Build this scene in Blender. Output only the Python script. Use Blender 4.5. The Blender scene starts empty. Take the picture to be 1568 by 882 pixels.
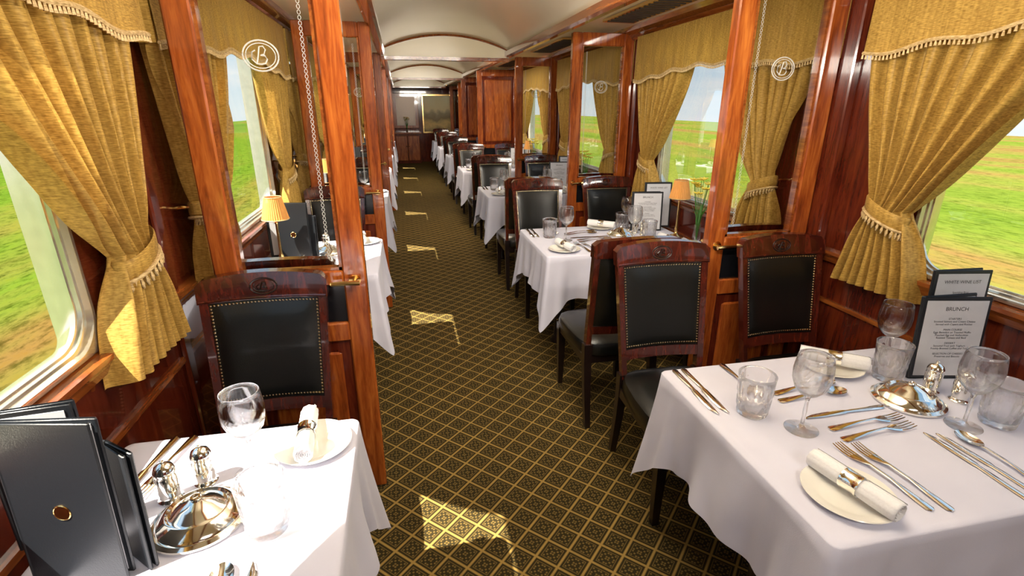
import bpy, math, random
from mathutils import Vector, Matrix
random.seed(7)
PI=math.pi
scene=bpy.context.scene
# ------------------------------------------------------------------ materials
def new_mat(name):
    m=bpy.data.materials.new(name); m.use_nodes=True
    nt=m.node_tree
    b=nt.nodes['Principled BSDF']
    return m,nt,b
def N(nt,t,**kw):
    n=nt.nodes.new(t)
    for k,v in kw.items():
        if k in n.inputs.keys(): n.inputs[k].default_value=v
        else: setattr(n,k,v)
    return n
def L(nt,a,b): nt.links.new(a,b)
def M(nt,op,a,b=None,c=None):
    n=nt.nodes.new('ShaderNodeMath'); n.operation=op
    for i,x in enumerate((a,b,c)):
        if x is None: continue
        if isinstance(x,(int,float)): n.inputs[i].default_value=x
        else: L(nt,x,n.inputs[i])
    return n.outputs[0]
def ramp(nt,fac,stops):
    r=nt.nodes.new('ShaderNodeValToRGB')
    els=r.color_ramp.elements
    while len(els)<len(stops): els.new(0.5)
    for e,(p,col) in zip(els,stops):
        e.position=p; e.color=(*col,1)
    L(nt,fac,r.inputs[0])
    return r.outputs[0]
def coords(nt,scale=(1,1,1),rot=(0,0,0)):
    tc=nt.nodes.new('ShaderNodeTexCoord'); mp=nt.nodes.new('ShaderNodeMapping')
    mp.inputs['Scale'].default_value=scale; mp.inputs['Rotation'].default_value=rot
    L(nt,tc.outputs['Object'],mp.inputs[0]); return mp.outputs[0]
def simple(name,col,rough=0.5,metal=0,var=0.06,vscale=30,bump=0,coat=0,spec=0.5):
    m,nt,b=new_mat(name)
    co=coords(nt)
    n=N(nt,'ShaderNodeTexNoise',Scale=vscale,Detail=3.0); L(nt,co,n.inputs['Vector'])
    lo=tuple(max(0,x*(1-var)) for x in col); hi=tuple(min(1,x*(1+var)) for x in col)
    L(nt,ramp(nt,n.outputs[0],[(0.3,lo),(0.7,hi)]),b.inputs['Base Color'])
    b.inputs['Roughness'].default_value=rough; b.inputs['Metallic'].default_value=metal
    b.inputs['Coat Weight'].default_value=coat; b.inputs['Coat Roughness'].default_value=0.08
    b.inputs['Specular IOR Level'].default_value=spec
    if bump:
        bp=N(nt,'ShaderNodeBump',Strength=bump,Distance=0.002); L(nt,n.outputs[0],bp.inputs['Height']); L(nt,bp.outputs[0],b.inputs['Normal'])
    return m
def wood(name,dark,mid,light,rough=0.22,axis='Z',coat=0.9):
    m,nt,b=new_mat(name)
    sc={'Z':(14,14,1.6),'Y':(14,1.6,14),'X':(1.6,14,14)}[axis]
    co=coords(nt,sc)
    n=N(nt,'ShaderNodeTexNoise',Scale=1.6,Detail=6.0,Roughness=0.6,Distortion=1.2); L(nt,co,n.inputs['Vector'])
    n2=N(nt,'ShaderNodeTexNoise',Scale=9.0,Detail=3.0); L(nt,co,n2.inputs['Vector'])
    f=M(nt,'ADD',M(nt,'MULTIPLY',n.outputs[0],0.75),M(nt,'MULTIPLY',n2.outputs[0],0.25))
    L(nt,ramp(nt,f,[(0.32,dark),(0.5,mid),(0.68,light)]),b.inputs['Base Color'])
    b.inputs['Roughness'].default_value=rough
    b.inputs['Coat Weight'].default_value=coat; b.inputs['Coat Roughness'].default_value=0.04
    return m
MAT={}
MAT['cherry']=wood('cherry_wood',(0.13,0.022,0.005),(0.31,0.066,0.011),(0.50,0.145,0.024))
MAT['wallwood']=wood('mahogany_wall',(0.045,0.006,0.003),(0.105,0.015,0.006),(0.17,0.030,0.009),rough=0.14)
MAT['trimwood']=wood('mahogany_trim',(0.12,0.024,0.006),(0.25,0.062,0.012),(0.38,0.12,0.022),axis='Y')
MAT['chairwood']=wood('chair_mahogany',(0.020,0.004,0.003),(0.055,0.008,0.004),(0.125,0.018,0.008),rough=0.20)
MAT['legwood']=simple('dark_leg_wood',(0.012,0.006,0.005),0.3,coat=0.4)
MAT['leather']=simple('black_leather',(0.0045,0.005,0.0045),0.28,bump=0.25,vscale=350,coat=0.2)
MAT['stud']=simple('brass_stud',(0.80,0.66,0.40),0.22,metal=1)
MAT['silver']=simple('silver',(0.90,0.87,0.80),0.10,metal=1,var=0.03)
MAT['brass']=simple('brass',(0.80,0.55,0.22),0.18,metal=1)
MAT['alu']=simple('window_frame_metal',(0.74,0.69,0.57),0.20,metal=0.85)
MAT['porcelain']=simple('porcelain',(0.78,0.76,0.70),0.12,coat=0.5,var=0.02)
MAT['card']=simple('menu_card',(0.58,0.58,0.61),0.6,var=0.02)
MAT['ink']=simple('ink',(0.03,0.03,0.035),0.6)
MAT['bookleather']=simple('menu_leather',(0.010,0.012,0.016),0.42,bump=0.2,vscale=300)
MAT['rubber']=simple('black_panel',(0.008,0.008,0.01),0.2)
MAT['shade']=simple('orange_lampshade',(0.75,0.34,0.08),0.6)
MAT['leaf']=simple('leaf',(0.06,0.2,0.03),0.4)
MAT['petal']=simple('yellow_petal',(0.9,0.72,0.08),0.5)
MAT['ceil']=simple('ceiling_cream',(0.90,0.80,0.60),0.22,var=0.02,vscale=2,coat=0.3)
MAT['napkin']=simple('napkin',(0.82,0.81,0.82),0.85,var=0.03,bump=0.3,vscale=200)
MAT['dark']=simple('dark_recess',(0.02,0.012,0.01),0.6)
MAT['mirror']=simple('mirror',(0.16,0.13,0.11),0.35,metal=0.8,var=0.02)
m,nt,b=new_mat('etched_glass_white'); co=coords(nt); n=N(nt,'ShaderNodeTexNoise',Scale=50.0); L(nt,co,n.inputs['Vector'])
L(nt,ramp(nt,n.outputs[0],[(0.3,(0.85,0.85,0.83)),(0.7,(0.92,0.92,0.9))]),b.inputs['Base Color'])
t=N(nt,'ShaderNodeBsdfTranslucent'); t.inputs[0].default_value=(0.9,0.9,0.88,1)
mx=N(nt,'ShaderNodeMixShader',Fac=0.5); L(nt,b.outputs[0],mx.inputs[1]); L(nt,t.outputs[0],mx.inputs[2]); L(nt,mx.outputs[0],nt.nodes['Material Output'].inputs[0])
MAT['frost']=m
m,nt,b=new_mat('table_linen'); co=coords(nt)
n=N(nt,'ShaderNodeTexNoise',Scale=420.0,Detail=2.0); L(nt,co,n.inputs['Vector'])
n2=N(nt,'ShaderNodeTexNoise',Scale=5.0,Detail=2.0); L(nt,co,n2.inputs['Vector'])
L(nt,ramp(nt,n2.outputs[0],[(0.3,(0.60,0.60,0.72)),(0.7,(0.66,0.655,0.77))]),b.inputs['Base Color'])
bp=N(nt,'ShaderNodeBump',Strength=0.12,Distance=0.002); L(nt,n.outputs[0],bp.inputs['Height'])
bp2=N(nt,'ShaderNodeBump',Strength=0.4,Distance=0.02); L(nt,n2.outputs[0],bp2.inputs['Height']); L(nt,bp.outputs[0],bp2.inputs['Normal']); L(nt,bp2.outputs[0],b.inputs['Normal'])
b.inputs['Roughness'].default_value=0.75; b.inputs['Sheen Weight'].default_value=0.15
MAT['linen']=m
def curtain_mat(name,lo,hi,trans=0.22):
    m,nt,b=new_mat(name)
    co=coords(nt,(60,60,500)); n=N(nt,'ShaderNodeTexNoise',Scale=1.0,Detail=3.0); L(nt,co,n.inputs['Vector'])
    co2=coords(nt,(90,90,6)); n2=N(nt,'ShaderNodeTexNoise',Scale=1.0,Detail=2.0); L(nt,co2,n2.inputs['Vector'])
    f=M(nt,'ADD',M(nt,'MULTIPLY',n.outputs[0],0.7),M(nt,'MULTIPLY',n2.outputs[0],0.3))
    col=ramp(nt,f,[(0.36,lo),(0.64,hi)])
    L(nt,col,b.inputs['Base Color']); b.inputs['Roughness'].default_value=0.5; b.inputs['Sheen Weight'].default_value=0.05
    b.inputs['Specular IOR Level'].default_value=0.3
    bp=N(nt,'ShaderNodeBump',Strength=0.3,Distance=0.002); L(nt,f,bp.inputs['Height']); L(nt,bp.outputs[0],b.inputs['Normal'])
    t=N(nt,'ShaderNodeBsdfTranslucent'); L(nt,col,t.inputs[0])
    mx=N(nt,'ShaderNodeMixShader',Fac=trans); L(nt,b.outputs[0],mx.inputs[1]); L(nt,t.outputs[0],mx.inputs[2])
    L(nt,mx.outputs[0],nt.nodes['Material Output'].inputs[0])
    return m
MAT['curtain']=curtain_mat('gold_curtain',(0.33,0.18,0.030),(0.72,0.45,0.105))
MAT['fringe']=curtain_mat('gold_fringe',(0.42,0.26,0.09),(0.85,0.64,0.33),0.1)
def thin_glass(name,tint=(0.97,0.98,0.98),rough=0.0,refl=1.0):
    m,nt,b=new_mat(name); nt.nodes.remove(b)
    tr=N(nt,'ShaderNodeBsdfTransparent'); tr.inputs[0].default_value=(*tint,1)
    gl=N(nt,'ShaderNodeBsdfGlossy',Roughness=rough)
    fr=N(nt,'ShaderNodeFresnel',IOR=1.45)
    co=coords(nt); nz=N(nt,'ShaderNodeTexNoise',Scale=2.0); L(nt,co,nz.inputs['Vector'])
    f=M(nt,'MULTIPLY',fr.outputs[0],M(nt,'MULTIPLY_ADD',nz.outputs[0],0.2,refl-0.1))
    mx=N(nt,'ShaderNodeMixShader'); L(nt,f,mx.inputs[0]); L(nt,tr.outputs[0],mx.inputs[1]); L(nt,gl.outputs[0],mx.inputs[2])
    L(nt,mx.outputs[0],nt.nodes['Material Output'].inputs[0]); return m
MAT['pane']=thin_glass('window_glass',refl=0.3)
MAT['screen']=thin_glass('screen_glass',(0.97,0.97,0.95),refl=0.7)
m,nt,b=new_mat('crystal'); nt.nodes.remove(b)
g=N(nt,'ShaderNodeBsdfGlass',IOR=1.47,Roughness=0.0); tr=N(nt,'ShaderNodeBsdfTransparent')
co=coords(nt,(1,1,1)); vo=N(nt,'ShaderNodeTexVoronoi',Scale=60.0); L(nt,co,vo.inputs['Vector'])
bp=N(nt,'ShaderNodeBump',Strength=0.03,Distance=0.001); L(nt,vo.outputs['Distance'],bp.inputs['Height']); L(nt,bp.outputs[0],g.inputs['Normal'])
mx=N(nt,'ShaderNodeMixShader',Fac=0.30); L(nt,g.outputs[0],mx.inputs[1]); L(nt,tr.outputs[0],mx.inputs[2]); L(nt,mx.outputs[0],nt.nodes['Material Output'].inputs[0])
MAT['crystal']=m
# carpet
m,nt,b=new_mat('lattice_carpet')
cell=0.092
co=coords(nt,(1/cell,1/cell,1/cell),(0,0,PI/4))
sp=nt.nodes.new('ShaderNodeSeparateXYZ'); L(nt,co,sp.inputs[0])
u=M(nt,'SUBTRACT',M(nt,'FRACT',sp.outputs[0]),0.5); v=M(nt,'SUBTRACT',M(nt,'FRACT',sp.outputs[1]),0.5)
au=M(nt,'ABSOLUTE',u); av=M(nt,'ABSOLUTE',v)
mxx=M(nt,'MAXIMUM',au,av)
line=M(nt,'SMOOTH_MIN',M(nt,'MULTIPLY',M(nt,'MAXIMUM',M(nt,'SUBTRACT',mxx,0.43),0.0),25.0),1.0,0.1)
inner=M(nt,'MULTIPLY',M(nt,'GREATER_THAN',mxx,0.33),M(nt,'LESS_THAN',mxx,0.36))
pet=M(nt,'MULTIPLY',M(nt,'SINE',M(nt,'MULTIPLY',au,2*PI/0.21)),M(nt,'SINE',M(nt,'MULTIPLY',av,2*PI/0.21)))
petm=M(nt,'MULTIPLY',M(nt,'GREATER_THAN',pet,0.30),M(nt,'LESS_THAN',mxx,0.30))
nz=N(nt,'ShaderNodeTexNoise',Scale=40.0,Detail=2.0); L(nt,co,nz.inputs['Vector'])
nb=N(nt,'ShaderNodeTexNoise',Scale=0.35,Detail=2.0); L(nt,co,nb.inputs['Vector'])
f=M(nt,'MAXIMUM',line,M(nt,'MULTIPLY',M(nt,'MAXIMUM',inner,petm),0.42))
f=M(nt,'MULTIPLY',f,M(nt,'MULTIPLY_ADD',nz.outputs[0],0.8,0.45))
f=M(nt,'MULTIPLY',f,M(nt,'MULTIPLY_ADD',nb.outputs[0],0.5,0.7))
L(nt,ramp(nt,f,[(0.0,(0.028,0.021,0.008)),(0.9,(0.32,0.205,0.055))]),b.inputs['Base Color'])
b.inputs['Roughness'].default_value=0.95; b.inputs['Specular IOR Level'].default_value=0.1
bp=N(nt,'ShaderNodeBump',Strength=0.4,Distance=0.003); L(nt,nz.outputs[0],bp.inputs['Height']); L(nt,bp.outputs[0],b.inputs['Normal'])
MAT['carpet']=m
def field(name,stops,k,nsc=0.16):
    m,nt,b=new_mat(name)
    n1=N(nt,'ShaderNodeTexNoise',Scale=nsc,Detail=5.0,Roughness=0.55,Distortion=0.4)
    mp=coords(nt,(1,0.18,1)); L(nt,mp,n1.inputs['Vector']); co=coords(nt,(1,0.35,1))
    n2=N(nt,'ShaderNodeTexNoise',Scale=7.0,Detail=8.0,Roughness=0.75); L(nt,co,n2.inputs['Vector'])
    base=ramp(nt,n1.outputs[0],stops)
    det=ramp(nt,n2.outputs[0],[(0.35,(0.30,0.36,0.22)),(0.53,(1,1,1)),(0.7,(1.0,0.95,0.6))])
    mul=nt.nodes.new('ShaderNodeMix'); mul.data_type='RGBA'; mul.blend_type='MULTIPLY'; mul.inputs[0].default_value=k
    L(nt,base,mul.inputs[6]); L(nt,det,mul.inputs[7]); L(nt,mul.outputs[2],b.inputs['Base Color'])
    b.inputs['Roughness'].default_value=1; b.inputs['Specular IOR Level'].default_value=0
    MAT[name]=m
def sc(stops,k): return [(p,tuple(x*k for x in c_)) for p,c_ in stops]
field('field_r',sc([(0.30,(0.070,0.125,0.012)),(0.48,(0.115,0.155,0.022)),(0.56,(0.16,0.145,0.034)),(0.62,(0.18,0.105,0.038)),(0.70,(0.11,0.14,0.020))],0.92),0.85)
field('field_l',sc([(0.30,(0.045,0.095,0.008)),(0.54,(0.075,0.125,0.012)),(0.61,(0.11,0.11,0.020)),(0.67,(0.14,0.070,0.024)),(0.74,(0.075,0.10,0.012))],0.95),0.95)
m,nt,b=new_mat('sepia_landscape_painting')
co=coords(nt); sp=nt.nodes.new('ShaderNodeSeparateXYZ'); L(nt,co,sp.inputs[0])
nn=N(nt,'ShaderNodeTexNoise',Scale=4.0,Detail=5.0); L(nt,co,nn.inputs['Vector'])
h=M(nt,'ADD',sp.outputs[2],M(nt,'MULTIPLY',M(nt,'SUBTRACT',nn.outputs[0],0.5),0.5))
L(nt,ramp(nt,M(nt,'MULTIPLY_ADD',h,0.9,-0.8),[(0.0,(0.16,0.10,0.03)),(0.2,(0.75,0.52,0.18)),(0.35,(0.28,0.2,0.08)),(0.5,(0.4,0.32,0.18)),(0.62,(0.9,0.75,0.42)),(1.0,(0.95,0.88,0.6))]),b.inputs['Base Color'])
MAT['painting']=m
# ------------------------------------------------------------------ mesh builder
class MB:
    def __init__(s): s.v=[];s.f=[];s.m=[];s.mats=[]
    def mi(s,k):
        if k not in s.mats: s.mats.append(k)
        return s.mats.index(k)
    def add(s,vs,fs,mat,T=None):
        o=len(s.v)
        for p in vs:
            p=Vector(p)
            if T is not None: p=T@p
            s.v.append(p)
        k=s.mi(mat)
        for f in fs: s.f.append([i+o for i in f]); s.m.append(k)
    def box(s,x0,x1,y0,y1,z0,z1,mat,T=None):
        vs=[(x0,y0,z0),(x1,y0,z0),(x1,y1,z0),(x0,y1,z0),(x0,y0,z1),(x1,y0,z1),(x1,y1,z1),(x0,y1,z1)]
        fs=[(0,3,2,1),(4,5,6,7),(0,1,5,4),(1,2,6,5),(2,3,7,6),(3,0,4,7)]
        s.add(vs,fs,mat,T)
    def rbox(s,x0,x1,y0,y1,z0,z1,mat,r=0.005,T=None):
        vs=[];fs=[]
        def ring(z,i):
            return [(x0+i+r,y0+i,z),(x1-i-r,y0+i,z),(x1-i,y0+i+r,z),(x1-i,y1-i-r,z),(x1-i-r,y1-i,z),(x0+i+r,y1-i,z),(x0+i,y1-i-r,z),(x0+i,y0+i+r,z)]
        for z,i in ((z0,r),(z0+r,0),(z1-r,0),(z1,r)): vs+=ring(z,i)
        for a in range(3):
            for k in range(8):
                fs.append((a*8+k,a*8+(k+1)%8,(a+1)*8+(k+1)%8,(a+1)*8+k))
        fs.append(tuple(reversed(range(8)))); fs.append(tuple(range(24,32)))
        s.add(vs,fs,mat,T)
    def lathe(s,prof,mat,seg=24,T=None,mod=None,cap=True):
        vs=[];fs=[];n=len(prof)
        for i,(r,z) in enumerate(prof):
            for k in range(seg):
                a=2*PI*k/seg; rr=r if mod is None else mod(r,z,a)
                vs.append((rr*math.cos(a),rr*math.sin(a),z))
        for i in range(n-1):
            for k in range(seg):
                fs.append((i*seg+k,i*seg+(k+1)%seg,(i+1)*seg+(k+1)%seg,(i+1)*seg+k))
        if cap:
            if prof[0][0]>1e-5: fs.append(tuple(reversed(range(seg))))
            if prof[-1][0]>1e-5: fs.append(tuple(range((n-1)*seg,n*seg)))
        s.add(vs,fs,mat,T)
    def tube(s,pts,rad,mat,seg=8,T=None,closed=False,flat=1.0):
        pts=[Vector(p) for p in pts]; n=len(pts)
        rads=rad if isinstance(rad,(list,tuple)) else [rad]*n
        vs=[];fs=[]
        up=Vector((0,0,1))
        for i,p in enumerate(pts):
            if closed: t=pts[(i+1)%n]-pts[i-1]
            else: t=pts[min(i+1,n-1)]-pts[max(i-1,0)]
            t.normalize()
            a=t.cross(up)
            if a.length<0.05: a=t.cross(Vector((0,1,0)))
            a.normalize(); bb=a.cross(t)
            for k in range(seg):
                an=2*PI*k/seg
                vs.append(p+a*math.cos(an)*rads[i]+bb*math.sin(an)*rads[i]*flat)
        m=n if closed else n-1
        for i in range(m):
            j=(i+1)%n
            for k in range(seg):
                fs.append((i*seg+k,i*seg+(k+1)%seg,j*seg+(k+1)%seg,j*seg+k))
        if not closed:
            fs.append(tuple(reversed(range(seg)))); fs.append(tuple(range((n-1)*seg,n*seg)))
        s.add(vs,fs,mat,T)
    def grid(s,fn,nu,nv,mat,T=None,closeu=False):
        vs=[fn(i/(nu if closeu else nu-1),j/(nv-1)) for j in range(nv) for i in range(nu)]
        fs=[]
        for j in range(nv-1):
            for i in range(nu if closeu else nu-1):
                i2=(i+1)%nu
                fs.append((j*nu+i,j*nu+i2,(j+1)*nu+i2,(j+1)*nu+i))
        s.add(vs,fs,mat,T)
    def prism(s,poly,y0,y1,mat,T=None):
        n=len(poly)
        vs=[(x,y0,z) for x,z in poly]+[(x,y1,z) for x,z in poly]
        fs=[(i,(i+1)%n,(i+1)%n+n,i+n) for i in range(n)]+[tuple(reversed(range(n))),tuple(range(n,2*n))]
        s.add(vs,fs,mat,T)
    def ribbon(s,pts,th,mat,T=None,bevel=0.25):
        vs=[];fs=[];n=len(pts)
        for x,y,w,z in pts:
            vs+=[(x-w,y,z+th*0.4),(x-w*0.6,y,z+th),(x+w*0.6,y,z+th),(x+w,y,z+th*0.4),(x+w*0.6,y,z),(x-w*0.6,y,z)]
        for i in range(n-1):
            for k in range(6):
                fs.append((i*6+k,i*6+(k+1)%6,(i+1)*6+(k+1)%6,(i+1)*6+k))
        fs.append(tuple(range(6))); fs.append(tuple(reversed(range((n-1)*6,n*6))))
        s.add(vs,fs,mat,T)
    def mesh(s,name,smooth=35,scale=1.0):
        me=bpy.data.meshes.new(name)
        me.from_pydata([tuple(p*scale) for p in s.v],[],s.f)
        for k in s.mats: me.materials.append(MAT[k])
        me.polygons.foreach_set('material_index',s.m)
        me.update()
        if smooth:
            me.shade_smooth(); me.set_sharp_from_angle(angle=math.radians(smooth))
        return me
    def obj(s,name,parent=None,loc=None,smooth=35,bevel=0,rz=0):
        return inst(s.mesh(name,smooth),name,loc or (0,0,0),rz,parent,bevel)
def inst(me,name,loc=(0,0,0),rz=0,parent=None,bevel=0,rot=None):
    o=bpy.data.objects.new(name,me); bpy.context.collection.objects.link(o)
    o.location=loc; o.rotation_euler=rot or (0,0,rz)
    if parent: o.parent=parent
    return o
def empty(name,loc=(0,0,0),rz=0):
    o=bpy.data.objects.new(name,None); bpy.context.collection.objects.link(o); o.location=loc; o.rotation_euler=(0,0,rz); o.empty_display_size=0.1; return o
# ------------------------------------------------------------------ dimensions
XL,XR=-0.86,1.98
XC=(XL+XR)/2
PIT=2.2
Y0,Y1=-1.8,16.6
ZC=2.2
WZ0,WZ1=0.97,2.0
LW=[0.90+PIT*k for k in range(-1,7)]
RW=[1.03+PIT*k for k in range(-1,7)]
# ------------------------------------------------------------------ shell
b_=MB(); b_.box(XL-0.15,XR+0.15,Y0,Y1+0.1,-0.06,0,'carpet'); b_.obj('floor',smooth=0)
HW=0.60
def side_wall(name,x0,x1,cs,inner):
    b=MB()
    b.box(x0,x1,Y0,Y1,0,WZ0,'wallwood'); b.box(x0,x1,Y0,Y1,WZ1,ZC+0.1,'wallwood')
    ys=[Y0]
    for c in cs:
        ys+= [c-HW,c+HW]
    ys.append(Y1)
    for i in range(0,len(ys),2):
        if ys[i+1]>ys[i]: b.box(x0,x1,ys[i],ys[i+1],WZ0,WZ1,'wallwood')
    b.obj(name,smooth=0)
side_wall('wall_left',XL-0.1,XL,LW,1)
side_wall('wall_right',XR,XR+0.1,RW,-1)
b=MB(); b.box(XL-0.1,XR+0.1,Y0-0.06,Y0,0,ZC+0.2,'wallwood'); b.obj('wall_back',smooth=0)
b=MB(); b.box(XL-0.1,XR+0.1,Y1,Y1+0.06,0,ZC+0.2,'wallwood'); b.obj('wall_end',smooth=0)
CX0,CX1=XC-0.72,XC+0.72
b=MB()
def vault(u,v):
    x=CX0+(CX1-CX0)*u; return (x,Y0+(Y1-Y0)*v, ZC+0.17*(1-(2*u-1)**2)**0.8+0.0)
b.grid(vault,25,2,'ceil')
b.grid(lambda u,v:(XL+(CX0-XL)*u,Y0+(Y1-Y0)*v,ZC),2,2,'ceil'); b.grid(lambda u,v:(CX1+(XR-CX1)*u,Y0+(Y1-Y0)*v,ZC),2,2,'ceil')
b.box(XL-0.1,XR+0.1,Y0,Y1,ZC+0.24,ZC+0.28,'ceil')
b.obj('ceiling')
def moulding(name,x,sg):
    b=MB()
    pr=[(-0.05,0),(0.05,0),(0.05,-0.02),(0.035,-0.045),(0.02,-0.05),(0.01,-0.065),(-0.03,-0.065),(-0.05,-0.05)]
    b.prism([(x+sg*a,ZC+0.004+z) for a,z in pr],Y0,Y1,'trimwood'); b.obj(name,smooth=0)
moulding('trim_1',CX0,-1); moulding('trim_2',CX1,1)
for i,(x,sg) in enumerate(((XL,1),(XR,-1))):
    b=MB(); b.prism([(x,ZC),(x+sg*0.16,ZC),(x+sg*0.15,ZC-0.03),(x+sg*0.10,ZC-0.045),(x+sg*0.07,ZC-0.085),(x,ZC-0.10)],Y0,Y1,'trimwood')
    b.obj('trim_%d'%(i+3),smooth=0)
b=MB()
for y0 in (2.7,4.9,7.1):
    b.box(1.48,1.72,y0,y0+1.2,ZC-0.020,ZC-0.004,'brass')
    for k in range(18):
        yy=y0+0.03+k*0.065; b.box(1.50,1.70,yy,yy+0.022,ZC-0.024,ZC-0.019,'dark')
b.obj('trim_5',smooth=0)
def beam(i,y):
    b=MB(); n=16
    z0=ZC-0.08
    lo=[(CX0,z0),(CX1,z0)]
    arc=[(CX1+(CX0-CX1)*k/n, ZC+0.02+0.15*(1-(2*k/n-1)**2)) for k in range(n+1)]
    b.prism(lo+arc,y-0.03,y+0.03,'ceil')
    b.box(CX0,CX1,y-0.045,y+0.045,z0-0.02,z0+0.015,'trimwood')
    b.tube([(x,y-0.035,z-0.01) for x,z in arc],0.012,'trimwood',6)
    b.obj('trim_%d'%i)
for i,y in enumerate((6.35,10.75,15.1)): beam(10+i,y)
for nm,x,sg in (('left',XL,1),('right',XR,-1)):
    b=MB(); b.prism([(x,0),(x+sg*0.02,0),(x+sg*0.02,0.1),(x+sg*0.008,0.13),(x,0.13)],Y0,Y1,'trimwood'); b.obj('baseboard_'+nm,smooth=0)
    b=MB()
    b.prism([(x,0.90),(x+sg*0.02,0.905),(x+sg*0.03,0.93),(x+sg*0.04,0.945),(x+sg*0.04,0.96),(x,0.965)],Y0,Y1,'trimwood')
    b.prism([(x,0.70),(x+sg*0.012,0.70),(x+sg*0.012,0.72),(x,0.72)],Y0,Y1,'trimwood')
    b.obj('trim_sill_'+nm,smooth=0)
def rrect(cy,cz,hw,hh,r,n=8):
    pts=[]
    for sx,sz,a0 in ((1,1,0),(-1,1,90),(-1,-1,180),(1,-1,270)):
        for k in range(n+1):
            a=math.radians(a0+90*k/n); pts.append((cy+sx*(hw-r)+r*math.cos(a), cz+sz*(hh-r)+r*math.sin(a)))
    return pts
def window(i,x,sg,c):
    b=MB(); cz=(WZ0+WZ1)/2; hh=(WZ1-WZ0)/2
    def loop(hw,h,r,xx): return [(xx,p,q) for p,q in rrect(c,cz,hw,h,r)]
    prof=[(HW,hh,0.001,-0.10),(HW,hh,0.001,0.006),(HW-0.010,hh-0.010,0.10,0.009),(HW-0.016,hh-0.016,0.10,0.009),(HW-0.020,hh-0.020,0.10,-0.006),(HW-0.028,hh-0.028,0.10,-0.008),(HW-0.030,hh-0.030,0.10,-0.018),(HW-0.036,hh-0.036,0.10,-0.020),(HW-0.034,hh-0.034,0.1,-0.034),(HW-0.001,hh-0.001,0.04,-0.102)]
    loops=[loop(a,h,r,x+sg*d) for a,h,r,d in prof]; n=len(loops[0])
    vs=[p for l in loops for p in l]; fs=[]
    for j in range(len(loops)-1):
        for k in range(n): fs.append((j*n+k,j*n+(k+1)%n,(j+1)*n+(k+1)%n,(j+1)*n+k))
    b.add(vs,fs,'alu')
    g=loop(HW-0.0345,hh-0.0345,0.1,x-sg*0.028); b.add(g,[tuple(range(n))],'pane')
    b.obj('window_%d'%i,smooth=30)
for i,c in enumerate(LW): window(i+1,XL,1,c)
for i,c in enumerate(RW): window(i+21,XR,-1,c)
# ------------------------------------------------------------------ curtains
def smooth_lerp(t): t=max(0,min(1,t)); return t*t*(3-2*t)
def make_curtain(name,seed,folds=9,outer=0.98):
    rnd=random.Random(seed); ph=rnd.random()*6
    b=MB(); q=outer-0.98
    ztop,ztie,zbot=1.90,1.20,0.86
    def rng(z):
        if z>=ztie:
            t=(ztop-z)/(ztop-ztie); e=t**1.4
            return 0.24+(0.66-0.24)*e, outer+(0.83-0.98)*smooth_lerp(t)
        t=(ztie-z)/(ztie-zbot); e=t**0.7
        return 0.66+(0.53-0.66)*e,0.83+q+(0.93-0.83)*e
    def fn(u,v):
        z=ztop+(zbot-ztop)*v
        a,c=rng(z)
        w=c-a
        tie=math.exp(-((z-ztie)/0.09)**2)
        amp=(0.037+0.007*math.sin(5*u+ph))*(1-0.6*tie)
        uu=u+0.02*math.sin(7*v+ph)+0.03*math.sin(2*PI*u+ph)
        s1=math.sin(2*PI*folds*uu+ph+0.7*math.sin(3*v)); s1=math.copysign(abs(s1)**0.8,s1)
        x=0.064+amp*s1+0.010*math.sin(2*PI*folds*0.5*uu+2*ph)+0.02*tie*math.cos((u-0.5)*PI)
        y=a+w*u+0.35*w/folds*math.sin(4*PI*folds*uu)*0.25
        zz=z+(0.03*(1-u))*(v>0.6)*(v-0.6)+0.006*s1*(v>0.95)
        return (min(max(x,0.013),0.108),y,zz)
    b.grid(fn,170,46,'curtain')
    a,c=0.655,0.835+q
    ring=[]
    for k in range(28):
        an=2*PI*k/28
        ring.append((0.066+0.050*math.cos(an),(a+c)/2+(c-a)/2*1.05*math.sin(an),ztie+0.035*math.sin(an)))
    n=28; vs=[];fs=[]; mc=(a+c)/2
    for dz,ex in ((-0.028,1.0),(-0.02,1.06),(0.02,1.06),(0.028,1.0)):
        for p in ring: vs.append(((p[0]-0.066)*ex+0.066,(p[1]-mc)*ex+mc,p[2]+dz))
    for j in range(3):
        for k in range(n): fs.append((j*n+k,j*n+(k+1)%n,(j+1)*n+(k+1)%n,(j+1)*n+k))
    b.add(vs,fs,'curtain')
    b.tube([(0.066+(p[0]-0.066)*1.08,mc+(p[1]-mc)*1.07,p[2]-0.032) for p in ring],0.006,'fringe',6,closed=True)
    for k in range(0,28):
        p=ring[k]
        if p[0]>0.05: b.tube([(p[0]+0.006,p[1],p[2]-0.034),(p[0]+0.008,p[1],p[2]-0.05),(p[0]+0.008,p[1],p[2]-0.064)],[0.003,0.006,0.004],'fringe',5)
    b.tube([(0.0,q+0.86,ztie+0.04),(0.03,q+0.86,ztie+0.045),(0.05,q+0.85,ztie+0.04)],0.006,'brass',6)
    return b.mesh(name)
CUR=[make_curtain('curtain_mesh_%d'%i,i+3,folds=8+i) for i in range(3)]
CURW=[make_curtain('curtain_meshw_%d'%i,i+13,folds=9+i,outer=1.09) for i in range(2)]
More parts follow.
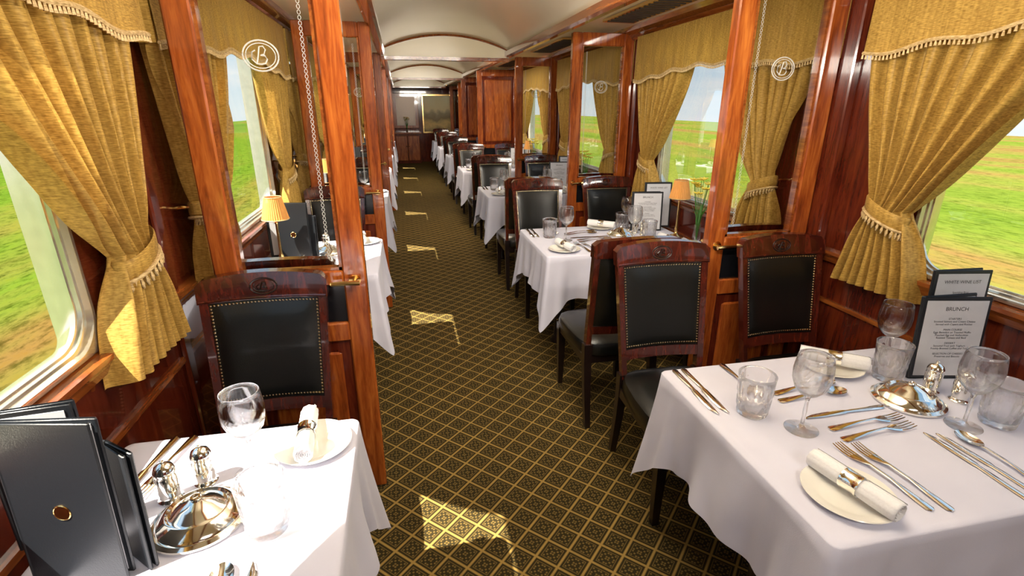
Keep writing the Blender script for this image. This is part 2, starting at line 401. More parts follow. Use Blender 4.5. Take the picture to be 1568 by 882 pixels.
def make_pelmet(Wa,Wb):
    b=MB()
    def zb(y): return 1.80+0.055*(math.cos(y*PI*0.95)*0.5+0.5)+0.010*math.cos(y*PI*6)
    def fn(u,v):
        y=-Wa+(Wa+Wb)*u
        z=2.12+(zb(y)-2.12)*v
        return (0.114+0.004*math.sin(u*80)*v+0.008*v,y,z)
    b.grid(fn,121,6,'curtain')
    for yy in (-Wa,Wb):
        b.grid(lambda u,v:(0.114*u,yy,2.12+(zb(yy)-2.12)*v),2,2,'curtain')
    b.grid(lambda u,v:(0.12*u,-Wa+(Wa+Wb)*v,2.12),2,2,'curtain')
    b.tube([(0.124,-Wa+(Wa+Wb)*k/60,zb(-Wa+(Wa+Wb)*k/60)) for k in range(61)],0.007,'fringe',6)
    for k in range(121):
        y=-Wa+(Wa+Wb)*k/120; b.tube([(0.124,y,zb(y)-0.004),(0.124,y,zb(y)-0.022)],[0.003,0.0055],'fringe',4)
    return b.mesh('pelmet_mesh')
PELR=make_pelmet(0.95,1.05); PELL=make_pelmet(1.11,1.02)
def mirror_mesh(me):
    m2=me.copy()
    for v in m2.vertices: v.co.y=-v.co.y
    m2.flip_normals(); return m2
CURM=[mirror_mesh(m) for m in CUR]; CURWM=[mirror_mesh(m) for m in CURW]
for i,cy in enumerate(LW):
    inst(CUR[i%3],'curtain',(XL,cy,0)); inst(CURWM[(i+1)%2],'curtain',(XL,cy,0)); inst(PELL,'curtain_pelmet',(XL,cy,0))
for i,cy in enumerate(RW):
    inst(CUR[(i+1)%3],'curtain',(XR,cy,0),PI); inst(CURM[(i+2)%3],'curtain',(XR,cy-0.07,0),PI); inst(PELR,'curtain_pelmet',(XR,cy-0.05,0),PI)
# ------------------------------------------------------------------ glazed partitions
def logo(b,x,y,z,r=0.055,T=None):
    def ell(rx,rz,rad):
        b.tube([(x+rx*math.cos(2*PI*k/28),y,z+rz*math.sin(2*PI*k/28)) for k in range(28)],rad,'frost',5,closed=True)
    ell(r,r*0.85,0.0026); ell(r*0.84,r*0.69,0.0016)
    q=r*0.55
    b.tube([(x-q*0.5,y,z-q*0.8),(x-q*0.25,y,z),(x-q*0.05,y,z+q*0.9),(x+q*0.35,y,z+q*0.95),(x+q*0.55,y,z+q*0.6),(x+q*0.35,y,z+q*0.15),(x,y,z+q*0.05)],0.0024,'frost',5)
    b.tube([(x,y,z+q*0.05),(x+q*0.45,y,z),(x+q*0.62,y,z-q*0.35),(x+q*0.4,y,z-q*0.75),(x,y,z-q*0.85),(x-q*0.5,y,z-q*0.8),(x-q*0.95,y,z-q*0.35),(x-q*0.85,y,z+q*0.35),(x-q*0.5,y,z+q*0.55)],0.0024,'frost',5)
def partition(name,y,xa,xb,glass=True,aisle=1):
    b=MB(); t=0.028; S=0.085
    zt=ZC-0.03
    for q in (xa,xb-S): b.rbox(q,q+S,y-t,y+t,0.0,zt,'cherry',0.006)
    ia,ib=xa+S,xb-S
    b.rbox(ia-.002,ib+.002,y-t,y+t,zt-0.10,zt,'cherry',0.006)
    b.rbox(ia-.002,ib+.002,y-t,y+t,0.955,1.015,'cherry',0.006)
    b.rbox(ia-.002,ib+.002,y-t,y+t,0.72,0.80,'cherry',0.006)
    b.rbox(ia-.002,ib+.002,y-t,y+t,0.0,0.14,'cherry',0.006)
    b.box(ia,ib,y-0.010,y+0.010,0.80,0.955,'rubber')
    b.box(ia,ib,y-0.012,y+0.012,0.14,0.72,'wallwood')
    b.rbox(ia+.04,ib-.04,y-0.02,y+0.02,0.19,0.67,'cherry',0.008)
    if glass:
        for xx in (ia,ib-0.012): b.box(xx,xx+0.012,y-0.018,y+0.018,1.015,zt-0.10,'trimwood')
        b.box(ia,ib,y-0.018,y+0.018,1.015,1.027,'trimwood')
        b.box(ia,ib,y-0.003,y+0.003,1.02,zt-0.10,'screen')
        logo(b,(ia+ib)/2,y-0.005,1.76)
        xe=ib-0.045 if aisle>0 else ia+0.045
        nk=60
        for k in range(nk):
            z0=1.06+k*(zt-0.14-1.06)/nk; h=(zt-0.14-1.06)/nk
            b.tube([(xe+0.005*math.cos(a),y-0.0045,z0+h/2+h*0.42*math.sin(a)) for a in (0,PI/4,PI/2,3*PI/4,PI,5*PI/4,3*PI/2,7*PI/4)],0.0010,'frost',4,closed=True)
    else:
        b.box(ia,ib,y-0.012,y+0.012,1.015,zt-0.1,'wallwood'); b.rbox(ia+.04,ib-.04,y-0.022,y+0.022,1.06,zt-0.15,'cherry',0.01)
    xe=xb-S*0.5 if aisle>0 else xa+S*0.5
    for sg in (-1,1):
        b.tube([(xe,y+sg*t,0.975),(xe,y+sg*(t+0.04),0.975)],0.009,'brass',8)
        b.lathe([(0.0,-0.002),(0.022,-0.002),(0.022,0.004),(0.0,0.004)],'brass',14,T=Matrix.Translation((xe,y+sg*t,0.975))@Matrix.Rotation(PI/2,4,'X'))
        b.tube([(xe+aisle*0.02,y+sg*(t+0.04),0.975),(xe-aisle*0.03,y+sg*(t+0.042),0.977),(xe-aisle*0.085,y+sg*(t+0.04),0.975)],[0.010,0.009,0.008],'brass',8)
    b.obj(name)
for k in range(0,7):
    partition('glazed_partition',1.97+PIT*k,-0.70,-0.17,True,1)
for k in range(0,7):
    y=2.15+PIT*k
    partition('glazed_partition' if k not in (3,4) else 'panelled_partition',y,1.40 if k not in (3,4) else 1.24,1.93 ,k not in (3,4),-1)
for nm,x,sg,y0,hw,pp in (('left',XL,1,1.955,0.03,0.02),('right',XR,-1,2.13,0.08,0.045)):
    b=MB()
    for k in range(-1,7):
        y=y0+PIT*k
        xs=sorted((x,x+sg*pp)); b.rbox(xs[0],xs[1],y-hw,y+hw,0.0,ZC-0.08,'wallwood',0.006)
    b.obj('trim_pilaster_'+nm)
# ------------------------------------------------------------------ dining chair (faces -y)
def make_chair():
    b=MB()
    def yb(z): 
        return 0.215+ (z-0.45)/0.58*0.115 if z>0.45 else 0.215+0.06*((0.45-z)/0.45)**1.6
    def wid(z): return 0.195+0.022*(z-0.45)/0.58
    def P(u,z,off): 
        x=u*wid(z); return (x,yb(z)-0.025*u*u+off,z)
    def slab(u0,u1,z0f,z1f,f,bk,mat,nu=13,nv=5,puff=0):
        def g(u,v,off):
            uu=u0+(u1-u0)*u; z0=z0f(uu); z1=z1f(uu); z=z0+(z1-z0)*v
            pf=puff*(1-(2*u-1)**6)*(1-(2*v-1)**6)
            return P(uu,z,off-(pf if off<0 else -pf))
        vs=[];fs=[]
        for off in (f,bk):
            for j in range(nv):
                for i in range(nu): vs.append(g(i/(nu-1),j/(nv-1),off))
        K=nu*nv
        for j in range(nv-1):
            for i in range(nu-1):
                a=j*nu+i; fs.append((a,a+1,a+nu+1,a+nu)); fs.append((K+a+nu,K+a+nu+1,K+a+1,K+a))
        for i in range(nu-1):
            fs.append((i,K+i,K+i+1,i+1)); a=(nv-1)*nu+i; fs.append((a,a+1,K+a+1,K+a))
        for j in range(nv-1):
            a=j*nu; fs.append((a,a+nu,K+a+nu,K+a)); a=j*nu+nu-1; fs.append((a,K+a,K+a+nu,a+nu))
        b.add(vs,fs,mat)
    C=lambda z:(lambda u:z)
    top=lambda u:1.025+0.016*(1-u*u)-0.012*max(0,(abs(u)-0.9)/0.1)**2
    slab(-1,-0.87,C(0.44),C(0.955),-0.018,0.018,'chairwood',3,10); slab(0.87,1,C(0.44),C(0.955),-0.018,0.018,'chairwood',3,10)
    slab(-1.02,1.02,C(0.945),top,-0.022,0.022,'chairwood',21,6,0.004)
    slab(-0.87,0.87,C(0.525),C(0.57),-0.016,0.016,'chairwood')
    slab(-0.875,0.875,C(0.567),C(0.948),-0.012,0.012,'leather',19,15,0.016)
    b.tube([P(-1+2*k/20,0.952,-0.022) for k in range(21)],0.005,'chairwood',6)
    def stud(p,r=0.0052):
        b.lathe([(r,0),(r*0.75,r*0.6),(0,r*0.85)],'stud',6,T=Matrix.Translation(p)@Matrix.Rotation(PI/2,4,'X'),cap=False)
    for k in range(30):
        z=0.585+0.35*k/29
        for sg in (-1,1): stud(P(sg*0.84,z,-0.0165))
    for k in range(1,30):
        u=-0.84+1.68*k/30
        for z in (0.585,0.935): stud(P(u,z,-0.0165))
    cz=0.992; 
    def E(rx,rz,rad,o=-0.026): b.tube([ (rx*math.cos(2*PI*k/24),yb(cz+rz*math.sin(2*PI*k/24))+o,cz+rz*math.sin(2*PI*k/24)) for k in range(24)],rad,'legwood',5,closed=True)
    b.tube([(0,yb(cz)-0.018,cz),(0,yb(cz)-0.027,cz)],[0.046,0.040],'chairwood',20,flat=0.6)
    E(0.046,0.028,0.0035); E(0.035,0.020,0.0018,-0.028)
    for pts in ([(-0.014,-0.016),(-0.008,0),(-0.003,0.016),(0.009,0.015),(0.010,0.006),(0,0)],[(0,0),(0.012,-0.004),(0.012,-0.013),(0,-0.016),(-0.018,-0.012),(-0.024,0),(-0.014,0.008)]):
        b.tube([(x,yb(cz)-0.031,cz+z) for x,z in pts],0.0025,'legwood',5)
    def seat(u,v):
        a=2*PI*u; ca,sa=math.cos(a),math.sin(a); n=5
        k=(abs(ca)**n+abs(sa)**n)**(-1/n)
        wd=0.222-0.02*max(0,sa*k)
        prof=[(0.0,0.492),(0.35,0.49),(0.7,0.482),(0.9,0.470),(0.975,0.458),(1.0,0.44),(1.0,0.40),(0.985,0.395),(0,0.395)]
        r,z=prof[int(round(v*(len(prof)-1)))]
        return (ca*k*wd*r,-0.02+sa*k*0.245*r,z)
    b.grid(seat,48,9,'leather',closeu=True)
    b.rbox(-0.2,0.2,-0.24,0.20,0.345,0.396,'legwood',0.004)
    for k in range(34):
        x=-0.20+0.4*k/33; stud((x,-0.266,0.405),0.0035)
    def leg(p0,p1,w0,w1):
        vs=[]
        for (x,y,z),w in ((p0,w0),(p1,w1)): vs+=[(x-w,y-w,z),(x+w,y-w,z),(x+w,y+w,z),(x-w,y+w,z)]
        b.add(vs,[(0,3,2,1),(4,5,6,7),(0,1,5,4),(1,2,6,5),(2,3,7,6),(3,0,4,7)],'legwood')
    for sg in (-1,1):
        leg((sg*0.185,-0.225,0),(sg*0.185,-0.225,0.40),0.014,0.023)
        zs=[0,0.12,0.24,0.36,0.46]
        for i in range(4):
            z0,z1=zs[i],zs[i+1]
            leg((sg*0.183,yb(z0)-0.02,z0),(sg*0.183,yb(z1)-0.02,z1),0.014+0.002*i,0.016+0.002*i)
    return b.mesh('dining_chair_mesh')
CH=make_chair()
def chair(x,y,rz): return inst(CH,'dining_chair',(x,y,0),rz)
# ------------------------------------------------------------------ tables
def make_table(x0,x1,y0,y1,loc,seed):
    rnd=random.Random(seed); e=empty('dining_table',loc)
    H=0.75; b=MB()
    hx,hy=(x1-x0)/2,(y1-y0)/2; r=0.025
    per=[]
    def seg(p,q,n,nx,ny):
        for k in range(n):
            t=k/n; per.append((p[0]+(q[0]-p[0])*t,p[1]+(q[1]-p[1])*t,nx,ny))
    nX=int(2*hx/0.014); nY=int(2*hy/0.014)
    def corner(cx,cy,a0):
        for k in range(8):
            a=math.radians(a0+90*k/8); per.append((cx+r*math.cos(a),cy+r*math.sin(a),math.cos(a),math.sin(a)))
    corner(hx-r,hy-r,0); seg((hx-r,hy),(-hx+r,hy),nX,0,1)
    corner(-hx+r,hy-r,90); seg((-hx,hy-r),(-hx,-hy+r),nY,-1,0)
    corner(-hx+r,-hy+r,180); seg((-hx+r,-hy),(hx-r,-hy),nX,0,-1)
    corner(hx-r,-hy+r,270); seg((hx,-hy+r),(hx,hy-r),nY,1,0)
    n=len(per); ph=rnd.random()*6
    vs=[];fs=[]
    vs.append((0,0,H)); 
    levels=[('top',0.5),('top',0.96),('edge',0.35),('edge',1.0)]+[('d',k/10) for k in range(1,11)]
    for kind,t in levels:
        for i,(x,y,nx,ny) in enumerate(per):
            if kind=='top': vs.append((x*t,y*t,H)); continue
            if kind=='edge': vs.append((x-nx*0.006*(1-t),y-ny*0.006*(1-t),H-0.006*t)); continue
            dx=hx-abs(x); dy=hy-abs(y); d=max(dx,dy)
            g=math.exp(-(d/0.10)**2); g2=math.exp(-((d-0.16)/0.05)**2)
            s_=(x*1.0+y*1.3)
            w=math.sin(15*s_+ph+2*t*math.sin(3*s_))+0.5*math.sin(33*s_+2*ph)
            fold=0.012*math.sin(d*75+ph)*math.exp(-((d-0.1)/0.09)**2)
            out=t**1.2*(0.020+0.055*g-0.018*g2+0.017*w*(1-g)+fold)
            drop=0.27+0.20*math.exp(-(d/0.085)**1.6)
            cxs,cys=(math.copysign(1,x),math.copysign(1,y))
            ox=nx*(1-g)+g*cxs*0.707; oy=ny*(1-g)+g*cys*0.707
            vs.append((x+ox*out,y+oy*out,H-0.006-drop*t))
    for i in range(n): fs.append((0,1+i,1+(i+1)%n))
    for j in range(len(levels)-1):
        for i in range(n):
            a=1+j*n; fs.append((a+i,a+n+i,a+n+(i+1)%n,a+(i+1)%n))
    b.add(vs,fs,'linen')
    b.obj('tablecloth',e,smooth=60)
    t=MB(); t.rbox(-hx+0.01,hx-0.01,-hy+0.01,hy-0.01,H-0.035,H-0.003,'legwood',0.004)
    t.obj('tabletop',e)
    t=MB()
    for sx in (-1,1):
        t.lathe([(0.05,0.0),(0.05,0.02),(0.03,0.05),(0.028,0.3),(0.035,0.5),(0.03,0.715)],'legwood',16,T=Matrix.Translation((sx*(hx-0.2) ,0,0)))
    t.obj('legs',e)
    return e
for k in range(0,7):
    yc=1.035+PIT*k
    make_table(0.81,1.88,yc-0.385,yc+0.385,((0.81+1.88)/2,yc,0),k)
    ycl=0.93+PIT*k
    make_table(-0.78,-0.175,ycl-0.41,ycl+0.41,((-0.78-0.175)/2,ycl,0),k+20)
    jx=[random.uniform(-0.012,0.012) for _ in range(6)]
    chair(1.095+jx[0],1.71+PIT*k-(0.02 if k in (3,4) else 0),random.uniform(-.03,.03))
    chair(1.71+jx[1]*0.3,1.715+PIT*k-(0.02 if k in (3,4) else 0),random.uniform(-.02,.02))
    if k>0:
        chair(1.05+jx[2],(0.235 if k not in (4,5) else 0.385)+PIT*k,PI+random.uniform(-.03,.03))
        chair(1.70+jx[3]*0.3,0.38+PIT*k,PI+random.uniform(-.02,.02))
        chair(-0.52,0.205+PIT*k,PI)
    chair(-0.525,1.59+PIT*k,0.0)
# ------------------------------------------------------------------ tableware meshes
def tumbler():
    b=MB(); h=0.1; ro,rb=0.040,0.032
    def mod(r,z,a):
        if r>0.0325 and 0.010<z<0.062:
            return r+0.0015*math.cos(14*a+ (PI if int(z*60)%2 else 0))
        return r
    prof=[(0.0,0.0),(rb-0.003,0.0),(rb,0.003)]+[(rb+(ro-rb)*t,0.003+(h-0.003)*t) for t in [k/12 for k in range(1,12)]]+[(ro,h-0.001),(ro-0.0008,h),(ro-0.0018,h-0.001)]
    prof+=[(ro-0.0026-(ro-rb)*t*0.9,h-(h-0.016)*t) for t in (0.3,0.6,0.95)]+[(rb-0.006,0.014),(0.0,0.013)]
    b.lathe(prof,'crystal',56,mod=mod); return b.mesh('tumbler_mesh',50,1.3)
def wineglass():
    b=MB()
    out=[(0,0),(0.034,0),(0.035,0.0015),(0.030,0.003),(0.010,0.006),(0.0045,0.012),(0.0035,0.03),(0.0045,0.05),(0.0035,0.07),(0.006,0.082),(0.018,0.090),(0.031,0.105),(0.038,0.125),(0.039,0.145),(0.036,0.168),(0.034,0.180)]
    inn=[(0.0332,0.1805),(0.0325,0.180),(0.0348,0.168),(0.0375,0.145),(0.0365,0.125),(0.0295,0.1065),(0.017,0.0925),(0.0,0.087)]
    def mod(r,z,a):
        if r>0.02 and 0.088<z<0.125: return r+0.0007*math.cos(16*a)
        return r
    b.lathe(out+inn,'crystal',48,mod=mod); return b.mesh('wine_glass_mesh',60,1.27)
def plate():
    b=MB(); b.lathe([(0.0,0.0),(0.05,0.0),(0.052,0.002),(0.064,0.005),(0.086,0.012),(0.0885,0.0135),(0.087,0.0150),(0.064,0.0085),(0.054,0.005),(0.0,0.0045)],'porcelain',48); return b.mesh('bread_plate_mesh',60,1.13)
def napkin():
    b=MB(); Lh=0.085; r=0.019
    T=Matrix.Translation((0,0,r))@Matrix.Rotation(PI/2,4,'X')
    def mod(rr,z,a): return rr*(1+0.05*math.cos(a+1.0))+0.0008*math.sin(9*a)
    prof=[(0.0,-Lh+0.010),(0.003,-Lh+0.003),(0.005,-Lh+0.010),(0.007,-Lh+0.002),(0.009,-Lh+0.009),(0.011,-Lh+0.001),(0.013,-Lh+0.007),(0.0155,-Lh),(0.0175,-Lh+0.001),(0.019,-Lh+0.006),(0.0185,-0.03),(0.0165,0.0),(0.0185,0.03),(0.019,Lh-0.006),(0.0175,Lh-0.001),(0.0155,Lh),(0.013,Lh-0.007),(0.011,Lh-0.001),(0.009,Lh-0.009),(0.007,Lh-0.002),(0.005,Lh-0.010),(0.003,Lh-0.003),(0.0,Lh-0.010)]
    b.lathe(prof,'napkin',28,T=T,mod=mod)
    b.grid(lambda u,v:(0.0195*math.cos(0.6+0.3*u),-Lh+2*Lh*v,r+0.0195*math.sin(0.6+0.3*u)+0.0012*u),3,8,'napkin')
    b.lathe([(0.0185,-0.016),(0.0205,-0.017),(0.0205,-0.013),(0.0196,-0.011),(0.0196,0.011),(0.0205,0.013),(0.0205,0.017),(0.0185,0.016)],'silver',32,T=T,cap=False)
    return b.mesh('napkin_mesh',50,1.22)
def fork():
    b=MB()
    b.ribbon([(0,-0.10,0.004,0.001),(0,-0.095,0.0095,0.001),(0,-0.07,0.008,0.003),(0,-0.02,0.0038,0.008),(0,0.02,0.003,0.009),(0,0.035,0.0085,0.006),(0,0.05,0.0125,0.004),(0,0.058,0.0125,0.0035)],0.0022,'silver')
    for x in (-0.0105,-0.0035,0.0035,0.0105): b.ribbon([(x,0.056,0.0020,0.0035),(x,0.075,0.0018,0.0035),(x*0.95,0.098,0.0009,0.007)],0.0018,'silver')
    return b.mesh('fork_mesh',50,1.25)
def knife():
    b=MB()
    b.ribbon([(0,-0.115,0.004,0.001),(0,-0.11,0.009,0.001),(0,-0.07,0.008,0.001),(0,-0.02,0.006,0.002),(0,-0.005,0.005,0.002),(0.001,0.005,0.0085,0.002),(0.001,0.06,0.009,0.0015),(0.0005,0.09,0.0075,0.0012),(-0.002,0.11,0.003,0.001),(-0.004,0.115,0.0006,0.001)],0.003,'silver')
    return b.mesh('knife_mesh',50,1.2)
def spoon():
    b=MB()
    b.ribbon([(0,-0.10,0.004,0.001),(0,-0.095,0.0095,0.001),(0,-0.07,0.008,0.003),(0,-0.02,0.0038,0.008),(0,0.03,0.003,0.009),(0,0.042,0.004,0.0065)],0.0022,'silver')
    def fn(u,v):
        a=2*PI*u; w=0.018*v; l=0.030*v
        return (w*math.sin(a),0.068+l*math.cos(a)*(1 if math.cos(a)<0 else 0.95),0.0015+0.008*v*v)
    b.grid(fn,28,7,'silver',closeu=True)
    b.grid(lambda u,v:(lambda p:(p[0]*1.02,p[1],p[2]-0.001))(fn(u,v)),28,7,'silver',closeu=True)
    return b.mesh('spoon_mesh',60,1.25)
def stand():
    b=MB()
    b.lathe([(0,0),(0.088,0),(0.092,0.004),(0.092,0.009),(0.085,0.014),(0.080,0.013),(0.076,0.020),(0.070,0.024),(0.062,0.034),(0.058,0.035),(0.054,0.030),(0.048,0.032),(0.034,0.045),(0.016,0.052),(0.010,0.055),(0,0.056)],'silver',56)
    b.tube([(0.008*math.cos(2*PI*k/10),0.008*math.sin(2*PI*k/10),0.059) for k in range(10)],0.003,'silver',6,closed=True)
    return b.mesh('cruet_stand_mesh',40,1.05)
def shaker(h=0.075):
    b=MB()
    b.lathe([(0,0),(0.019,0),(0.020,0.003),(0.016,0.007),(0.0155,0.012),(0.0175,0.02),(0.018,0.05),(0.0165,0.055),(0.018,0.058),(0.0175,0.062),(0.014,0.07),(0.006,0.075),(0.003,0.076),(0.0035,0.08),(0,0.082)],'silver',28)
    return b.mesh('shaker_mesh',50,1.3)
def lamp():
    b=MB()
    b.lathe([(0,0),(0.05,0),(0.052,0.005),(0.045,0.012),(0.02,0.02),(0.010,0.035),(0.014,0.06),(0.008,0.08),(0.007,0.24),(0.010,0.25),(0,0.255)],'brass',28)
    def fn(u,v):
        a=2*PI*u; r=0.070-0.026*v+0.0012*math.cos(36*a); return (r*math.cos(a),r*math.sin(a),0.27+0.12*v)
    b.grid(fn,144,3,'shade',closeu=True)
    b.tube([(0.0705*math.cos(2*PI*k/36),0.0705*math.sin(2*PI*k/36),0.27) for k in range(36)],0.003,'fringe',5,closed=True)
    b.tube([(0.044*math.cos(2*PI*k/36),0.044*math.sin(2*PI*k/36),0.39) for k in range(36)],0.0025,'fringe',5,closed=True)
    for a in (0,2*PI/3,4*PI/3): b.tube([(0,0,0.25),(0.044*math.cos(a),0.044*math.sin(a),0.385)],0.0015,'brass',5)
    return b.mesh('table_lamp_mesh',40)
def vase():
    b=MB(); rnd=random.Random(3)
    b.lathe([(0,0),(0.028,0),(0.030,0.003),(0.022,0.02),(0.026,0.06),(0.018,0.11),(0.022,0.135),(0.020,0.135),(0.016,0.11),(0.022,0.06),(0,0.012)],'crystal',28)
    for k in range(11):
        a=rnd.random()*6.28; l=rnd.uniform(0.01,0.075); hh=rnd.uniform(0.33,0.43)
        c=Vector((l*math.cos(a),l*math.sin(a),hh))
        b.tube([(0,0,0.02),(c[0]*0.3,c[1]*0.3,0.18),c*0.99],0.0018,'leaf',5)
        for j in range(6):
            an=2*PI*j/6; d=Vector((math.cos(an),math.sin(an),0.4))
            b.tube([c,c+d*0.015,c+d*0.030],[0.003,0.014,0.004],'petal',6,flat=0.4)
    for k in range(6):
        a=rnd.random()*6.28
        b.tube([(0,0,0.12),(0.02*math.cos(a),0.02*math.sin(a),0.2),(0.05*math.cos(a),0.05*math.sin(a),0.26)],[0.003,0.009,0.002],'leaf',6,flat=0.3)
    return b.mesh('flower_vase_mesh')
TUM,WIN,PLA,NAP,FOR,KNI,SPO,STA,SHA,LAMP,VASE=tumbler(),wineglass(),plate(),napkin(),fork(),knife(),spoon(),stand(),shaker(),lamp(),vase()
def text_mesh(body,size,name):
    cu=bpy.data.curves.new(name,'FONT'); cu.body=body; cu.size=size; cu.align_x='CENTER'; cu.space_line=1.0
    o=bpy.data.objects.new(name,cu); bpy.context.collection.objects.link(o)
    bpy.context.view_layer.update()
    me=bpy.data.meshes.new_from_object(o.evaluated_get(bpy.context.evaluated_depsgraph_get()))
    bpy.data.objects.remove(o); me.materials.clear(); me.materials.append(MAT['ink']); return me
TX1=text_mesh('BRUNCH\n',0.018,'t1')
TX2=text_mesh('STARTERS\nSmoked Salmon and Cream Cheese\nServed with Capers and Rocket\n\nMAIN COURSE\nEggs Benedict on Toasted Muffin\nPoached Egg and Hollandaise\nRoasted Tomato and Basil\n\nDESSERT\nSeasonal Fruit with Yoghurt\nFreshly Brewed Coffee and Tea\n\nSELECTION OF CHEESES\nPreserves and Biscuits',0.0092,'t2')
TX3=text_mesh('WHITE WINE LIST',0.016,'t3')
TX4=text_mesh('Sparkling Brut\nSauvignon Blanc\nChenin Blanc\nChardonnay Reserve\nViognier',0.010,'t4')
def menu(loc,rz,w=0.20,h=0.29,style='brunch',open_=40,lean=5):
    e=empty('menu_folder',loc,rz)
    b=MB(); T=Matrix.Translation((0,0,0.001))@Matrix.Rotation(-math.radians(lean),4,'X')
    b.rbox(-w/2,w/2,0,0.006,0,h,'bookleather',0.0025,T=T)
    b.tube([(-w/2,0.004,0.002),(-w/2,0.004,h)],0.005,'bookleather',8,T=T)
    a=math.radians(open_)
    T2=T@Matrix.Translation((-w/2,0,0))@Matrix.Rotation(a,4,'Z')@Matrix.Translation((w/2,0,0))
    b.rbox(-w/2,w/2,0.006,0.012,0,h,'bookleather',0.0025,T=T2)
    if style!='plain': b.box(-w/2+0.01,w/2-0.01,0.0035,0.0055,0.008,h-0.01,'card',T=T2)
    b.obj('covers',e)
    if style in('brunch','wine'):
        c=MB(); c.box(-w/2+0.012,w/2-0.012,-0.0015,-0.0003,0.012,h-0.012,'card',T=T); c.obj('card',e,smooth=0)
        for me,z in (((TX1,h-0.045),(TX2,h-0.075)) if style=='brunch' else ((TX3,h-0.045),(TX4,h-0.08))):
            o=inst(me,'text',parent=e); o.matrix_local=T@Matrix.Translation((0,-0.002,z))@Matrix.Rotation(PI/2,4,'X')
    elif style=='cover':
        c=MB(); TT=T@Matrix.Translation((0,-0.0,h*0.45))@Matrix.Rotation(PI/2,4,'X')
        c.lathe([(0,0),(0.016,0),(0.0165,0.001),(0.015,0.002),(0.014,0.0012),(0,0.0012)],'brass',28,T=TT); c.obj('emblem',e)
    return e
def put(me,name,x,y,z=0.7505,rz=0): return inst(me,name,(x,y,z),math.radians(rz))
def setting_right(dy):
    J=lambda: random.uniform(-0.006,0.006) if dy>0 else 0
    Z=0.7505
    for x,y,a in ((0.955,0.775,12),(1.40,1.315,50),(1.68,0.785,12)):
        x+=J(); put(PLA,'bread_plate',x,y+dy); put(NAP,'rolled_napkin',x+0.005,y+dy,Z+0.0148,a)
    for x,y in ((0.955,1.125),(1.525,1.215),(1.605,0.935)): put(TUM,'tumbler_glass',x+J(),y+dy+J())
    for x,y in ((1.04,1.025),(1.60,1.30),(1.50,0.945)): put(WIN,'wine_glass',x+J(),y+dy+J())
    put(FOR,'fork',1.09,0.82+dy,rz=6); put(FOR,'fork',1.135,0.81+dy,rz=5)
    put(KNI,'knife',1.355,0.80+dy,rz=-2); put(KNI,'knife',1.39,0.79+dy,rz=0); put(SPO,'spoon',1.435,0.80+dy,rz=-3)
    put(KNI,'knife',0.855,1.27+dy,rz=178); put(KNI,'knife',0.888,1.27+dy,rz=178); put(SPO,'spoon',1.03,1.29+dy,rz=174)
    put(SPO,'spoon',1.21,1.215+dy,rz=-84); put(SPO,'spoon',1.20,1.165+dy,rz=-88)
    put(KNI,'knife',1.225,1.07+dy,rz=91); put(FOR,'fork',1.24,1.01+dy,rz=-88); put(FOR,'fork',1.235,0.965+dy,rz=-86)
    put(STA,'cruet_stand',1.465,1.085+dy)
    put(SHA,'salt_shaker',1.588,1.12+dy); put(SHA,'pepper_shaker',1.62,1.055+dy)
    menu((1.70,1.175+dy,Z),math.radians(-12),0.22,0.28,'brunch',12)
    menu((1.83,1.275+dy,Z),math.radians(-10),0.20,0.33,'wine',8,lean=4)
    if dy>0: put(LAMP,'table_lamp',1.82,0.96+dy); put(VASE,'flower_vase',1.835,0.73+dy)
def setting_left(dy):
    Z=0.7505
    put(PLA,'bread_plate',-0.285,1.225+dy); put(NAP,'rolled_napkin',-0.30,1.235+dy,Z+0.0148,4)
    put(WIN,'wine_glass',-0.41,1.14+dy); put(TUM,'tumbler_glass',-0.335,0.945+dy)
    put(STA,'cruet_stand',-0.485,1.00+dy)
    put(SHA,'salt_shaker',-0.575,1.085+dy); put(SHA,'pepper_shaker',-0.515,1.13+dy)
    put(FOR,'fork',-0.63,1.21+dy,rz=170); put(KNI,'knife',-0.675,1.20+dy,rz=172)
    put(SPO,'spoon',-0.385,0.74+dy,rz=5); put(KNI,'knife',-0.335,0.72+dy,rz=2)
    put(PLA,'bread_plate',-0.63,0.625+dy); put(NAP,'rolled_napkin',-0.63,0.625+dy,Z+0.0148,2)
    menu((-0.655,0.885+dy,Z),math.radians(-12),0.18,0.335,'cover',4,3)
    menu((-0.565,0.905+dy,Z),math.radians(-42),0.085,0.26,'plain',4,2)
    menu((-0.735,0.99+dy,Z),math.radians(6),0.15,0.31,'wine',4,2)
    if dy>0: put(LAMP,'table_lamp',-0.71,0.785+dy)
for k in range(7):
    setting_right(PIT*k); setting_left(PIT*k)
# ------------------------------------------------------------------ end wall furniture
b=MB(); y=Y1
b.box(-0.2,0.55,y-0.45,y-0.002,0.0,0.86,'wallwood'); b.rbox(-0.24,0.59,y-0.48,y-0.002,0.86,0.90,'cherry',0.005)
for xx in (-0.17,0.19): b.rbox(xx,xx+0.33,y-0.47,y-0.45,0.08,0.80,'cherry',0.008)
for xx in (0.14,0.21): b.lathe([(0,0),(0.012,0.0),(0.014,0.01),(0.0,0.02)],'brass',10,T=Matrix.Translation((xx,y-0.47,0.5))@Matrix.Rotation(PI/2,4,'X'))
b.obj('sideboard')
b=MB(); b.rbox(-0.2,0.55,y-0.05,y-0.001,1.0,2.0,'cherry',0.01); b.box(-0.1,0.45,y-0.056,y-0.05,1.08,1.9,'mirror'); b.obj('wall_mirror')
b=MB(); b.rbox(0.66,1.55,y-0.04,y-0.001,0.85,1.98,'brass',0.008); b.box(0.70,1.51,y-0.046,y-0.04,0.9,1.93,'painting'); b.obj('framed_painting')
put(VASE,'flower_vase',0.18,Y1-0.25,0.9005)
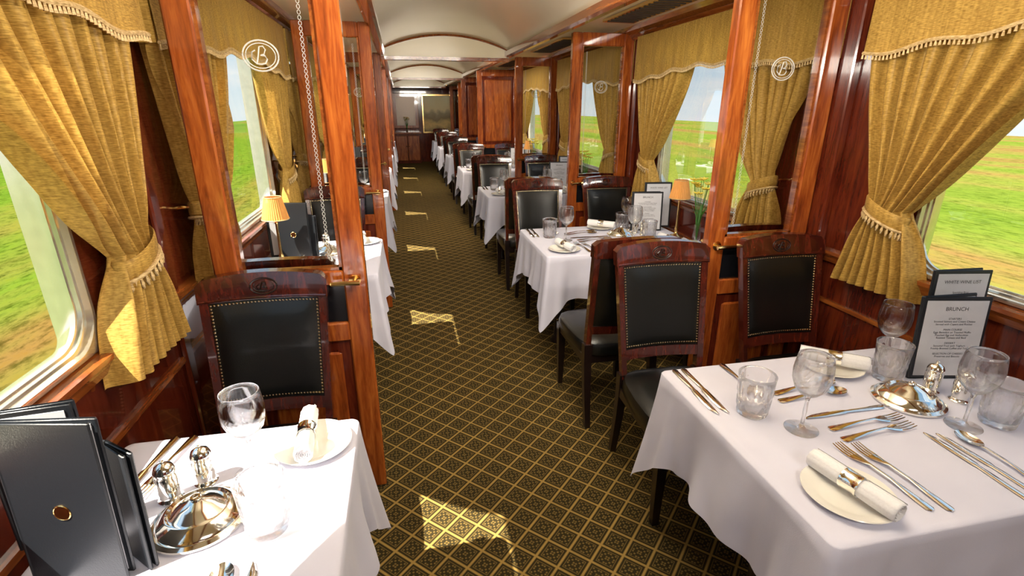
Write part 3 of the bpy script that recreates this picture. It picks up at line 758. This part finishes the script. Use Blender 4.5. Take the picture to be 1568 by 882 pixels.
# ------------------------------------------------------------------ outside
b=MB(); b.grid(lambda u,v:(XR+0.12+58*u,-60+260*v,-1.1),2,2,'field_r'); b.obj('field_ground_right',smooth=0)
b=MB(); b.grid(lambda u,v:(XL-0.12-32*u,-60+260*v,-1.1),2,2,'field_l'); b.obj('field_ground_left',smooth=0)
# ------------------------------------------------------------------ world / light
w=bpy.data.worlds.new('World'); scene.world=w; w.use_nodes=True; nt=w.node_tree
bg=nt.nodes['Background']
tc=nt.nodes.new('ShaderNodeTexCoord'); sp=nt.nodes.new('ShaderNodeSeparateXYZ'); L(nt,tc.outputs['Generated'],sp.inputs[0])
mp=nt.nodes.new('ShaderNodeMapping'); mp.inputs['Scale'].default_value=(1.5,1.5,7); L(nt,tc.outputs['Generated'],mp.inputs[0])
cn=N(nt,'ShaderNodeTexNoise',Scale=1.6,Detail=6.0,Roughness=0.6); L(nt,mp.outputs[0],cn.inputs['Vector'])
sky=ramp(nt,sp.outputs[2],[(0.0,(0.38,0.43,0.455)),(0.09,(0.23,0.345,0.44)),(0.6,(0.15,0.29,0.47))])
mix=nt.nodes.new('ShaderNodeMix'); mix.data_type='RGBA'; cm=ramp(nt,cn.outputs[0],[(0.44,(0,0,0)),(0.66,(1,1,1))])
L(nt,cm,mix.inputs[0]); L(nt,sky,mix.inputs[6]); mix.inputs[7].default_value=(0.45,0.46,0.47,1)
L(nt,mix.outputs[2],bg.inputs[0]); bg.inputs[1].default_value=2.3
def light(kind,name,loc,energy,color=(1,1,1),**kw):
    ld=bpy.data.lights.new(name,kind); ld.energy=energy; ld.color=color
    for k,v in kw.items(): setattr(ld,k,v)
    o=bpy.data.objects.new(name,ld); bpy.context.collection.objects.link(o); o.location=loc; return o
def aim(o,d): o.rotation_euler=Vector(d).to_track_quat('-Z','Y').to_euler()
sun=light('SUN','sun',(0,0,5),22.0,(1.0,0.92,0.78),angle=0.01)
aim(sun,(1,0.44,-1.58))
for i,(y,e) in enumerate(((-0.9,32),(1.0,6),(2.6,12))):
    light('AREA','ceiling_fill_%d'%i,(XC,y,2.28),e,(1.0,0.93,0.83),shape='RECTANGLE',size=0.9,size_y=0.6)  # added fill lights above the frame, no fixtures; lift the interior brightness
for i,(y,e,z,up) in enumerate(((0.9,46,1.88,0.42),(2.6,14,2.16,0.3),(6.6,32,2.18,0.3),(11.0,16,2.2,0.3))):
    o=light('AREA','vault_fill_%d'%i,(XC,y,z),e,(1.0,0.92,0.80),shape='RECTANGLE',size=1.0,size_y=0.12)  # added forward uplights with no fixture; brighten vault, wood and chair fronts
    aim(o,(0,1,up))
light('AREA','ceiling_fill_8',(XC,7.0,2.25),22,(1.0,0.9,0.74),shape='RECTANGLE',size=0.9,size_y=0.4)  # added fill tucked behind the first beam, not a real fixture
light('AREA','ceiling_fill_9',(XC,11.4,2.25),30,(1.0,0.9,0.74),shape='RECTANGLE',size=0.9,size_y=0.4)  # added fill behind the second beam to brighten the far end
# ------------------------------------------------------------------ camera
cd=bpy.data.cameras.new('camera'); cam=bpy.data.objects.new('camera',cd); bpy.context.collection.objects.link(cam)
cd.sensor_width=36; cd.lens=36*781/1568; cd.clip_start=0.02; cd.clip_end=500
cam.location=(0,0,1.6); cam.rotation_euler=(math.radians(90-19.5),0,math.radians(-11.75))
scene.camera=cam
scene.view_settings.view_transform='Standard'
